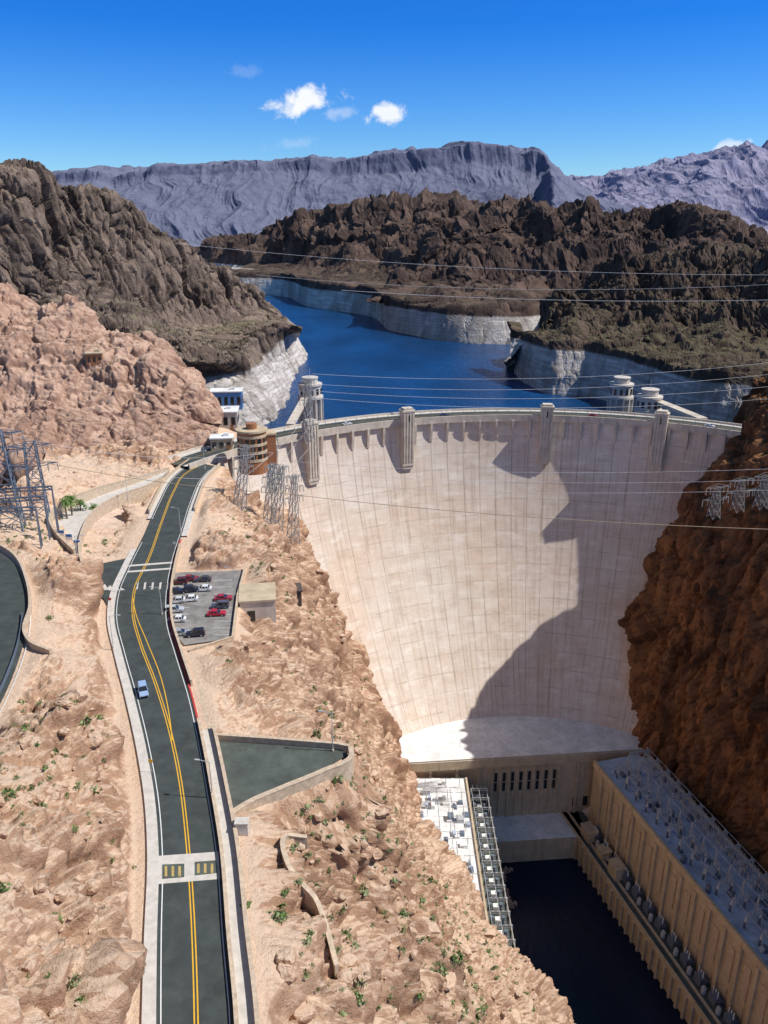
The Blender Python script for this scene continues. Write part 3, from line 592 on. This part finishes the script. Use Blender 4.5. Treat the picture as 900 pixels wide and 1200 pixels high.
pl=b.obj('parking_lot',[plain('worn_asphalt',(0.24,0.225,0.21),0.9,0.25,0.3,stain=(0.14,0.13,0.12))])
b=MB()
for k in range(9):
    v=680+k*8; a=at_z(203,v,179.21);c=at_z(222,v,179.21); b.beam(a,c,0.1,0); a=at_z(250,v,179.21);c=at_z(272,v,179.21); b.beam(a,c,0.1,0)
b.obj('parking_stripes',[M_white],pl)
wallo('parapet_wall',Zl([(288,666,179.2),(279,700,179.2),(273,750,179.2),(222,766,179.2)]),0.9,0.4,M_wall,4)
wallo('parapet_wall',crom(Zl([(222,768,178.6),(232,800,178.6),(240,835,178.6),(248,865,178.6)]),20),0.9,0.4,M_wall,4)
b=MB(); p=at_z(304,735,170); b.box((p[0],p[1],173.5),(9,10,13),0,0.15); b.box((p[0],p[1],180.2),(9.6,10.6,0.5),1,0.15); b.box((p[0]-1,p[1]-5.1,176),(2,0.3,3),2,0.15); b.obj('concrete_lookout_block',[M_conc,M_tan,M_glass])
b=MB(); p=at_z(343,702,164); zb=hA(p[0],p[1]); b.box((p[0],p[1],zb+1.5),(5,5,5),0,0.2); b.box((p[0],p[1],zb+4.2),(5.8,5.8,0.5),0,0.2); b.box((p[0],p[1]-2.5,zb+1.8),(1.6,0.2,2.4),1,0.2); b.obj('pump_house',[plain('dark_cladding',(0.10,0.08,0.07)),M_glass])
wl=crom([at_z(u,v,168) for u,v in[(362,1033),(340,1036),(340,1072),(375,1100),(395,1145)]],24)
zz=np.array([hA(x,y) for x,y,_ in wl]); zz=np.convolve(np.pad(zz,4,'edge'),np.ones(9)/9,'valid')
wallo('retaining_wall',[(p[0],p[1],z+0.5) for p,z in zip(wl,zz)],1.1,0.6,M_wall,6)
cw=crom(Zl([(98,668,181.5),(94,650,182),(98,622,182),(112,600,182),(140,583,182),(172,572,181.5),(190,562,181)]),40)
wallo('retaining_wall',cw,1.0,0.6,M_wall,9)
ow=crom(Zl([(88,650,183),(64,625,184),(62,603,184),(80,590,184),(115,576,183.5),(160,564,182.5),(198,552,181.5)]),40)
wallo('parapet_wall',ow,1.4,0.6,M_wall,4)
b=MB(); b.strip([(p[0],p[1],181.9) for p in crom(ow,40)],[(p[0],p[1],181.9) for p in cw],0); b.obj('driveway',[M_walk])
b=MB(); A_=crom(cw,30); B_=crom([tuple(p) for p in offs(L[58:88],-1.8)],30)
ap=[(p[0],p[1],179.0) for p in A_]; bp=[(p[0],p[1],176.0) for p in B_]; b.strip(ap,bp,0); b.obj('concrete_apron',[plain('apron_concrete',(0.56,0.42,0.33),0.9,0.15,0.4,stain=(0.38,0.27,0.21))])
# ---------------------------------------------------------------- buildings
def building(name,x,y,z,w,dp,h,rot,wallm,roofm,rows=1,cols=4,extra=None):
    e=empty(name,(x,y,z)); e.rotation_euler[2]=rot; b=MB(); b.box((0,0,h/2),(w,dp,h),0); b.obj('walls',[wallm],e)
    b=MB(); b.box((0,0,h+0.25),(w+0.8,dp+0.8,0.5),0); b.box((w*0.2,0,h+1.1),(2.2,2,1.2),0); b.obj('roof',[roofm],e)
    b=MB()
    for r in range(rows):
        for c in range(cols):
            zz=h*(r+0.5)/rows; b.box((-w/2+w*(c+0.5)/cols,-dp/2,zz),(w/cols*0.55,0.16,h/rows*0.45),0); b.box((w/2,-dp/2+dp*(c+0.5)/cols,zz),(0.16,dp/cols*0.5,h/rows*0.45),0)
    b.obj('windows',[M_glass],e); b=MB(); b.box((w*0.32,-dp/2-0.05,1.1),(1.3,0.2,2.2),0); b.obj('door',[M_brown],e); return e
p=at_z(262,500,181); building('visitor_building',p[0],p[1],181,14,12,8,0.1,M_conc,M_roofw,1,4)
p=at_z(266,484,181); building('exhibit_building',p[0]-2,p[1]+12,181,16,9,9,0.1,plain('blue_cladding',(0.10,0.26,0.55),0.5,0.1),M_roofw,1,5)
p=at_z(262,524,181); building('ticket_office',p[0],p[1]-2,181,9,7,5,0.1,M_tan,M_roofw,1,3)
p=at_y(112,424,366); building('overlook_shelter',p[0],p[1],p[2]-1,7,6,5,0.2,M_brown,M_tan,1,3)
p=at_z(297,541,180); e=empty('elevator_tower_building',(p[0],p[1],180)); b=MB()
b.cyl((0,0,-4),5.8,17,0,24)
for k in range(4): b.cyl((0,0,1.2+k*3.2),6.0,1.1,1,24)
b.cyl((0,0,13),6.4,0.8,1,24); b.box((5,3,5),(7,7,12),0,0.3); b.box((5,3,11.4),(7.6,7.6,0.7),1,0.3)
for i in range(14):
    a=math.pi*2*i/14
    for k in range(3): b.box((math.cos(a)*5.85,math.sin(a)*5.85,3.3+k*3.2),(0.2,1.6,1.5),2,a)
b.cyl((0,0,13.8),2.2,2.2,0,12); b.obj('tower_body',[M_brown,M_tan,M_glass],e)
# ---------------------------------------------------------------- lattice towers
def lattice(name,x,y,z,h,w0,w1,arms,rot=0,t=0.28,lean=(0,0),mat=None,n=6):
    b=MB()
    def lv(f):
        w=w0+(w1-w0)*f; return [(sx*w/2+lean[0]*f,sy*w/2+lean[1]*f,h*f) for sx,sy in((-1,-1),(1,-1),(1,1),(-1,1))]
    for k in range(n):
        a=lv(k/n);c=lv((k+1)/n)
        for i in range(4):
            j=(i+1)%4; b.beam(a[i],c[i],t); b.beam(a[i],c[j],t*0.6); b.beam(a[j],c[i],t*0.6); b.beam(c[i],c[j],t*0.6)
    for f,aw in arms:
        c=lv(f); zz=h*f; cx,cy=lean[0]*f,lean[1]*f
        for sg in(-1,1):
            tip=(cx+sg*aw,cy,zz+0.4)
            for i in range(4):
                if c[i][0]*sg-cx*sg>0: b.beam(c[i],tip,t*0.7)
            b.beam((cx,cy,zz+1.6),tip,t*0.5)
            for q in (0.6,1.0): b.beam((cx+sg*aw*q,cy,zz+0.2),(cx+sg*aw*q,cy,zz-2.2),0.2)
    return b.obj(name,[mat or M_steel],None,(x,y,z),rot)
p=at_z(14,622,186); lattice('transmission_tower',p[0],p[1],186,30,7,3,[(0.62,8),(0.8,8),(0.97,7)],0.3,0.34,mat=M_dsteel)
p=at_z(48,606,185); lattice('transmission_tower',p[0],p[1],185,24,5,3,[(0.7,7),(0.95,6)],0.3,0.3,mat=M_dsteel)
p=at_z(-15,606,186); lattice('transmission_tower',p[0],p[1],186,30,6,3,[(0.7,8),(0.95,6)],0.3,0.34,mat=M_dsteel)
b=MB()
p=at_z(24,632,186)
for k in range(3):
    gantry(b,p[0],p[1]-6+k*6,185.5,16,12+k,0.2,0,0.35)
b.obj('switchyard_gantry',[M_dsteel])
for u,v,zb,h,ln in((280,602,172,24,(5,2)),(312,575,176,26,(4,2)),(340,560,178,28,(3,2)),(322,602,166,26,(5,2)),(362,520,181,28,(1,1))):
    p=at_z(u,v,zb); lattice('transmission_tower',p[0],p[1],min(zb,max(hA(p[0],p[1]),150)) if u<360 else zb,h,4.0,1.4,[(0.68,4),(0.82,4),(0.97,3)],0.6,0.24,ln,mat=M_gsteel,n=6)
for u,v,zb in((838,592,172),(866,584,176),(893,580,180)):
    p=at_z(u,v,zb); lattice('transmission_tower',p[0],p[1],zb-5,13,3.4,1.4,[(0.6,6),(0.97,5)],0.35,0.16,(-2,-2),mat=M_gsteel,n=4)
def wire(pts,sag,r,mat,name='power_line'):
    cu=bpy.data.curves.new(name,'CURVE'); cu.dimensions='3D'; cu.bevel_depth=r; cu.bevel_resolution=1; s=cu.splines.new('POLY')
    P=np.array(pts,float); out=[]
    for i in range(len(P)-1):
        for t in np.linspace(0,1,24)[:(24 if i==len(P)-2 else 23)]:
            q=P[i]*(1-t)+P[i+1]*t; q[2]-=sag*4*t*(1-t); out.append(q)
    s.points.add(len(out)-1)
    for k,q in enumerate(out): s.points[k].co=(*q,1)
    cu.materials.append(mat); link(bpy.data.objects.new(name,cu))
wire([at_y(205,285,480),at_y(960,322,430)],5,0.09,M_wire)
wire([at_y(300,322,480),at_y(960,330,430)],6,0.07,M_wire)
wire([at_y(400,340,430),at_y(960,350,400)],3,0.10,M_wire)
for a,c in((428,418),(440,432),(448,447),(456,462)): wire([at_y(366,a+10,390),at_y(960,c,380)],6,0.08,M_wire)
for a,c in((560,566),(572,578),(549,553)): wire([at_y(345,a-8,290),at_y(960,c-6,230)],3,0.05,M_wire)
wire([at_y(20,535,200),at_y(330,578,180),at_y(960,622,150)],1.5,0.07,M_rust)
wire([at_y(20,520,235),at_y(290,560,250)],4,0.05,M_wire); wire([at_y(20,512,235),at_y(320,530,260)],4,0.05,M_wire)
for a,c in((500,560),(515,585),(540,600)): wire([at_y(366,a-20,350),at_y(285,c,285)],2,0.05,M_wire)
# ---------------------------------------------------------------- vehicles
PAINT={}
def paint(c):
    if c not in PAINT: PAINT[c]=plain('car_paint',c,0.3,0.03,2,spec=0.6)
    return PAINT[c]
def car(name,x,y,z,rot,col,suv=False):
    b=MB(); Lh=2.3; W=0.92; hb=0.95 if not suv else 1.05; ht=1.45 if not suv else 1.75
    prof=[(-Lh,0.35),(-Lh,0.75),(-Lh+0.15,hb-0.05),(-1.5 if not suv else -2.0,hb),(0.95,hb),(2.1,hb-0.15),(Lh,0.65),(Lh,0.35)]
    def pr(pf,w0,w1,zt,m):
        A=[(x_,-(w1 if z_>zt else w0),z_) for x_,z_ in pf];B=[(x_,-yy,z_) for x_,yy,z_ in A]
        n=len(pf); b.add(A+B,[tuple(range(n)),tuple(range(2*n-1,n-1,-1))],m)
        for j in range(n): b.add([A[j],B[j],B[(j+1)%n],A[(j+1)%n]],[(0,1,2,3)],m)
    pr(prof,W,W-0.06,0.8,0)
    cab=[(-1.75,hb),(-1.35,ht-0.04),(0.1,ht-0.04),(0.95,hb)] if not suv else [(-2.15,hb),(-1.95,ht-0.04),(0.25,ht-0.04),(1.05,hb)]
    pr(cab,W-0.08,W-0.22,hb+0.1,1)
    rx0,rx1=cab[1][0]-0.02,cab[2][0]+0.05; b.box(((rx0+rx1)/2,0,ht),(rx1-rx0,1.45,0.1),0)
    for xx in(rx0+0.02,(rx0+rx1)/2,rx1-0.05):
        for sy in(-1,1): b.beam((xx,sy*0.71,ht),(xx+(0.3 if xx>0 else -0.1),sy*0.85,hb),0.09,0)
    for wx in(-1.4,1.4):
        for sy in(-0.93,0.71): b.cyl((wx,sy,0.34),0.34,0.22,2,14,axis='y'); b.cyl((wx,sy-0.01 if sy<0 else sy+0.02,0.34),0.19,0.22,3,10,axis='y')
    for sy in(-0.65,0.65): b.box((Lh,sy,0.68),(0.08,0.36,0.16),3); b.box((-Lh,sy,0.78),(0.08,0.3,0.16),4); b.box((0.75,sy*1.5,hb+0.05),(0.2,0.16,0.13),0)
    b.box((Lh+0.01,0,0.45),(0.06,1.4,0.16),2)
    return b.obj(name,[paint(col),M_glass,M_tyre,M_steel,M_redk],None,(x,y,z),rot)
cols_=[((210,684),(0.10,0.02,0.03)),((209,695),(0.03,0.03,0.04)),((207,706),(0.6,0.6,0.6)),((205,717),(0.45,0.47,0.5)),((207,728),(0.7,0.7,0.7)),((212,744),(0.3,0.32,0.34)),((229,745),(0.02,0.02,0.03)),
 ((224,680),(0.25,0.03,0.04)),((238,681),(0.06,0.06,0.08)),((225,693),(0.03,0.03,0.05)),((222,704),(0.75,0.75,0.75)),
 ((262,703),(0.35,0.03,0.05)),((258,712),(0.10,0.10,0.13)),((254,721),(0.45,0.02,0.04)),((238,692),(0.7,0.7,0.72))]
for k,((u,v),c) in enumerate(cols_):
    p=at_z(u,v,179.2); car('parked_car',p[0],p[1],179.21,random.uniform(-0.08,0.08)+(0 if k%2 else math.pi)+0.15,c,k%3==0)
p=at_z(168,812,RZ); car('suv',p[0],p[1],RZ+0.02,math.radians(-68),(0.30,0.42,0.62),True)
for a,c in((-30,(0.7,0.7,0.7)),(-12,(0.05,0.05,0.07)),(14,(0.4,0.04,0.04)),(33,(0.6,0.6,0.62))):
    q=pol(163,a,CREST+0.04); car('car',q[0],q[1],q[2],-math.radians(a),c)
# ---------------------------------------------------------------- street furniture
def lamp(u,v,z,h=8,arm=1.8,rot=0.0):
    p=at_z(u,v,z); b=MB(); b.cyl((0,0,-0.5),0.22,0.9,1,10); b.cyl((0,0,0.3),0.11,h,0,8,0.07); b.beam((0,0,h+0.2),(arm,0,h+0.5),0.09,0); b.box((arm+0.3,0,h+0.48),(0.8,0.3,0.16),0)
    b.obj('street_lamp',[M_steel,M_conc],None,(p[0],p[1],p[2]),rot)
lamp(276,700,179,8,rot=3); lamp(390,880,178.6,8,rot=3); lamp(249,935,180,7,rot=3); lamp(133,760,180,8); lamp(212,625,180,8,rot=3); lamp(92,660,181,8); lamp(190,720,180,7,rot=3.1); lamp(150,585,182,8); lamp(240,548,181,8)
def sign(u,v,z,c,h=2.4):
    p=at_z(u,v,z); b=MB(); b.cyl((0,0,0),0.05,h,0,6); b.cyl((0,-0.05,h),0.42,0.05,1,8,axis='y'); b.obj('traffic_sign',[M_steel,c],None,p)
sign(130,712,RZ+.1,M_redk); sign(205,645,RZ+.1,M_white); sign(178,905,RZ+.1,M_yel)
p=at_z(285,985,178); b=MB(); b.box((0,0,1.1),(2.0,1.4,2.2),0); b.box((0,0,2.3),(2.2,1.6,0.2),0); b.box((0,-0.72,1.1),(0.9,0.05,1.7),1); b.obj('electrical_cabinet',[M_walk,M_steel],None,(p[0],p[1],hA(p[0],p[1])))
for k in range(3):
    p=at_z(72+k*9,628+k*3,183.5); b=MB(); b.box((0,0,1.6),(2.0,0.15,2.0),0); b.box((0,-0.1,2.1),(1.8,0.05,0.8),1); b.beam((-0.8,0,0),(-0.8,0,1),0.1,2); b.beam((0.8,0,0),(0.8,0,1),0.1,2); b.obj('information_sign',[M_white,M_blue,M_steel],None,(p[0],p[1],hA(p[0],p[1])))
# ---------------------------------------------------------------- palms, scrub, boulders
def palm(u,v,z,h):
    p=at_z(u,v,z); e=empty('palm_tree',(p[0],p[1],hA(p[0],p[1])-0.3)); b=MB(); b.cyl((0,0,0),0.32,h,0,8,0.2); b.obj('trunk',[M_trunk],e); b=MB()
    for i in range(34):
        a=random.uniform(0,6.28); el=random.uniform(-0.5,1.1); Lf=random.uniform(2.0,2.9); pts=[]
        for t in np.linspace(0,1,6): r=Lf*t*math.cos(el); pts.append(np.array((r*math.cos(a),r*math.sin(a),h+Lf*t*math.sin(el)-1.5*t*t)))
        sd=np.array((-math.sin(a),math.cos(a),0))
        for j in range(5):
            w=0.5*math.sin(math.pi*(j+0.6)/6)
            for sg in(-1,1): b.add([pts[j],pts[j+1],pts[j+1]*0.6+pts[j]*0.4+sd*sg*w+np.array((0,0,-0.2))],[(0,1,2)],0)
    b.obj('fronds',[M_frond],e)
palm(84,600,183,9); palm(94,594,183,7.5); palm(78,604,183,7); palm(108,592,183,6)
sb=MB()
def bush(x,y,z,r,n=44):
    t=0 if random.random()<0.6 else 1
    for _ in range(n):
        a=random.uniform(0,6.28); e=random.uniform(0,1.5); rr_=r*random.uniform(0.35,1); c=np.array((x+rr_*math.cos(a)*math.cos(e),y+rr_*math.sin(a)*math.cos(e),z+rr_*0.8*math.sin(e)))
        s=r*random.uniform(0.14,0.28); q=rng.normal(size=(3,3))*s; sb.add([c+q[0],c+q[1],c+q[2]],[(0,1,2)],t if random.random()<0.8 else 1-t)
def spot(x0,x1,y0,y1):
    x,y=random.uniform(x0,x1),random.uniform(y0,y1); i,j=gi(x,y)
    if not(0<=i<nx and 0<=j<ny): return None
    return x,y,hA(x,y),calm[j*nx+i]
def scat(x0,x1,y0,y1,n,r0,r1):
    for _ in range(n):
        s=spot(x0,x1,y0,y1)
        if not s or s[3]<0.6 or s[2]<45: continue
        if random.random()<0.5:
            bush(s[0],s[1],s[2]+0.1,random.uniform(r0,r1)*random.choice((0.5,0.8,1)))
        else:
            for _k in range(random.randint(2,5)):
                x,y=s[0]+random.gauss(0,2),s[1]+random.gauss(0,2); bush(x,y,hA(x,y)+0.1,random.uniform(r0,r1)*random.uniform(0.4,0.85),30)
scat(-75,-28,60,130,150,0.55,1.4); scat(-16,40,70,185,430,0.6,1.6); scat(-50,-5,150,280,120,0.5,1.2); scat(-110,-75,130,260,90,0.5,1.2)
sb.obj('desert_scrub',[M_scrub,plain('scrub_leaves_dry',(0.22,0.27,0.13),0.8,0.3)])
def ico():
    t=(1+5**.5)/2; v=[(-1,t,0),(1,t,0),(-1,-t,0),(1,-t,0),(0,-1,t),(0,1,t),(0,-1,-t),(0,1,-t),(t,0,-1),(t,0,1),(-t,0,-1),(-t,0,1)]
    f=[(0,11,5),(0,5,1),(0,1,7),(0,7,10),(0,10,11),(1,5,9),(5,11,4),(11,10,2),(10,7,6),(7,1,8),(3,9,4),(3,4,2),(3,2,6),(3,6,8),(3,8,9),(4,9,5),(2,4,11),(6,2,10),(8,6,7),(9,8,1)]
    v=[np.array(p)/np.linalg.norm(p) for p in v]
    for _ in range(2):
        nf=[];mp={}
        def md(a,b_):
            k=(min(a,b_),max(a,b_))
            if k not in mp: m=v[a]+v[b_]; v.append(m/np.linalg.norm(m)); mp[k]=len(v)-1
            return mp[k]
        for a,b_,c in f: x,y,z=md(a,b_),md(b_,c),md(c,a); nf+=[(a,x,z),(b_,y,x),(c,z,y),(x,y,z)]
        f=nf
    return np.array(v),f
iv,iff=ico(); bb=MB()
def boulder(x,y,z,r):
    v=iv.copy()
    for _ in range(9):
        d_=rng.normal(size=3); d_/=np.linalg.norm(d_); k=v@d_; c=random.uniform(0.55,0.85); v=np.where((k>c)[:,None],v-(k-c)[:,None]*d_,v)
    v=v*(1+0.05*rng.normal(size=(len(v),1)))*np.array((random.uniform(0.8,1.3),random.uniform(0.8,1.2),random.uniform(0.6,0.95)))*r
    bb.add(v+np.array((x,y,z)),iff,0)
def scatb(x0,x1,y0,y1,n,r0,r1):
    for _ in range(n):
        s=spot(x0,x1,y0,y1)
        if not s or s[3]<0.9 or s[2]<50: continue
        r=r0*(r1/r0)**(random.random()**2.4); boulder(s[0],s[1],s[2]+r*0.05,r)
scatb(-80,-28,60,135,420,0.22,1.6); scatb(-16,45,65,190,800,0.25,2.0); scatb(-50,0,150,290,350,0.3,1.6); scatb(-120,-70,120,290,250,0.3,1.6)
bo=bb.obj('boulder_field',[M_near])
for nm,vv in(('rk',0.45),('ck',1.0)):
    at=bo.data.attributes.new(nm,'FLOAT','POINT'); at.data.foreach_set('value',np.full(len(bo.data.vertices),vv,np.float32))
# ---------------------------------------------------------------- light, sky, camera
SAZ,SEL=math.radians(95.3),math.radians(52)
sl=bpy.data.lights.new('sun','SUN'); sl.energy=5.0; sl.angle=math.radians(0.5); sl.color=(1.0,0.955,0.89); so=link(bpy.data.objects.new('sun',sl))
from mathutils import Vector
so.rotation_euler=Vector((math.sin(SAZ)*math.cos(SEL),math.cos(SAZ)*math.cos(SEL),math.sin(SEL))).to_track_quat('Z','Y').to_euler()
w=bpy.data.worlds.new('World'); bpy.context.scene.world=w; w.use_nodes=True; nt=w.node_tree; bg=nt.nodes['Background']
sky=N(nt,'ShaderNodeTexSky',sky_type='NISHITA'); sky.sun_disc=False; sky.sun_elevation=SEL; sky.sun_rotation=SAZ; sky.altitude=500; sky.air_density=1.0; sky.dust_density=0.3; sky.ozone_density=2.5
hs=N(nt,'ShaderNodeHueSaturation'); hs.inputs['Saturation'].default_value=1.2; hs.inputs['Value'].default_value=1.0; nt.links.new(sky.outputs[0],hs.inputs['Color'])
tc=N(nt,'ShaderNodeTexCoord'); s3=N(nt,'ShaderNodeSeparateXYZ'); nt.links.new(tc.outputs['Generated'],s3.inputs[0])
tint=mix(nt,mr(nt,s3.outputs[2],0.02,0.20),(0.80,1.12,1.45),(0.14,0.70,1.5)); tint=mix(nt,mr(nt,s3.outputs[2],0.26,0.50),tint,(1.25,1.05,0.88))
skc=mix(nt,1.0,hs.outputs[0],tint,'MULTIPLY')
yy=mth(nt,'MAXIMUM',s3.outputs[1],0.01); px=mth(nt,'DIVIDE',s3.outputs[0],yy); pz=mth(nt,'DIVIDE',s3.outputs[2],yy)
cn=noise(nt,tc.outputs['Generated'],38,7,0.62,0.3)
tot=None
for cx,cz,a,bb_,am in((-0.0916,0.1264,0.044,0.017,1.0),(0.001,0.1173,0.026,0.0125,0.95),(-0.055,0.118,0.03,0.008,0.3),(-0.16,0.158,0.03,0.008,0.1),(-0.105,0.085,0.035,0.008,0.14),(0.40,0.083,0.02,0.008,0.6)):
    dz=mth(nt,'SUBTRACT',pz,cz); dx=mth(nt,'SUBTRACT',mth(nt,'SUBTRACT',px,cx),mth(nt,'MULTIPLY',dz,1.0))
    q=mth(nt,'SQRT',mth(nt,'ADD',mth(nt,'POWER',mth(nt,'ABSOLUTE',mth(nt,'DIVIDE',dx,a)),2.0),mth(nt,'POWER',mth(nt,'ABSOLUTE',mth(nt,'DIVIDE',dz,bb_)),2.0)))
    q=mth(nt,'ADD',q,mth(nt,'MULTIPLY',mth(nt,'SUBTRACT',cn,0.5),3.2)); mk=mth(nt,'MULTIPLY',mr(nt,q,1.05,0.25,0,1,True),am)
    tot=mk if tot is None else mth(nt,'MAXIMUM',tot,mk)
col=mix(nt,tot,skc,(9.5,9.8,10.2)); nt.links.new(col,bg.inputs['Color']); bg.inputs['Strength'].default_value=0.10
cam=bpy.data.cameras.new('camera'); cam.sensor_fit='VERTICAL'; cam.sensor_height=36; cam.lens=F/1200*36; cam.clip_start=0.5; cam.clip_end=100000
co=link(bpy.data.objects.new('camera',cam)); co.location=(0,0,CAMZ); co.rotation_euler=(math.radians(70),0,0)
sc=bpy.context.scene; sc.camera=co; sc.view_settings.view_transform='Standard'; sc.view_settings.look='None'; sc.view_settings.exposure=0
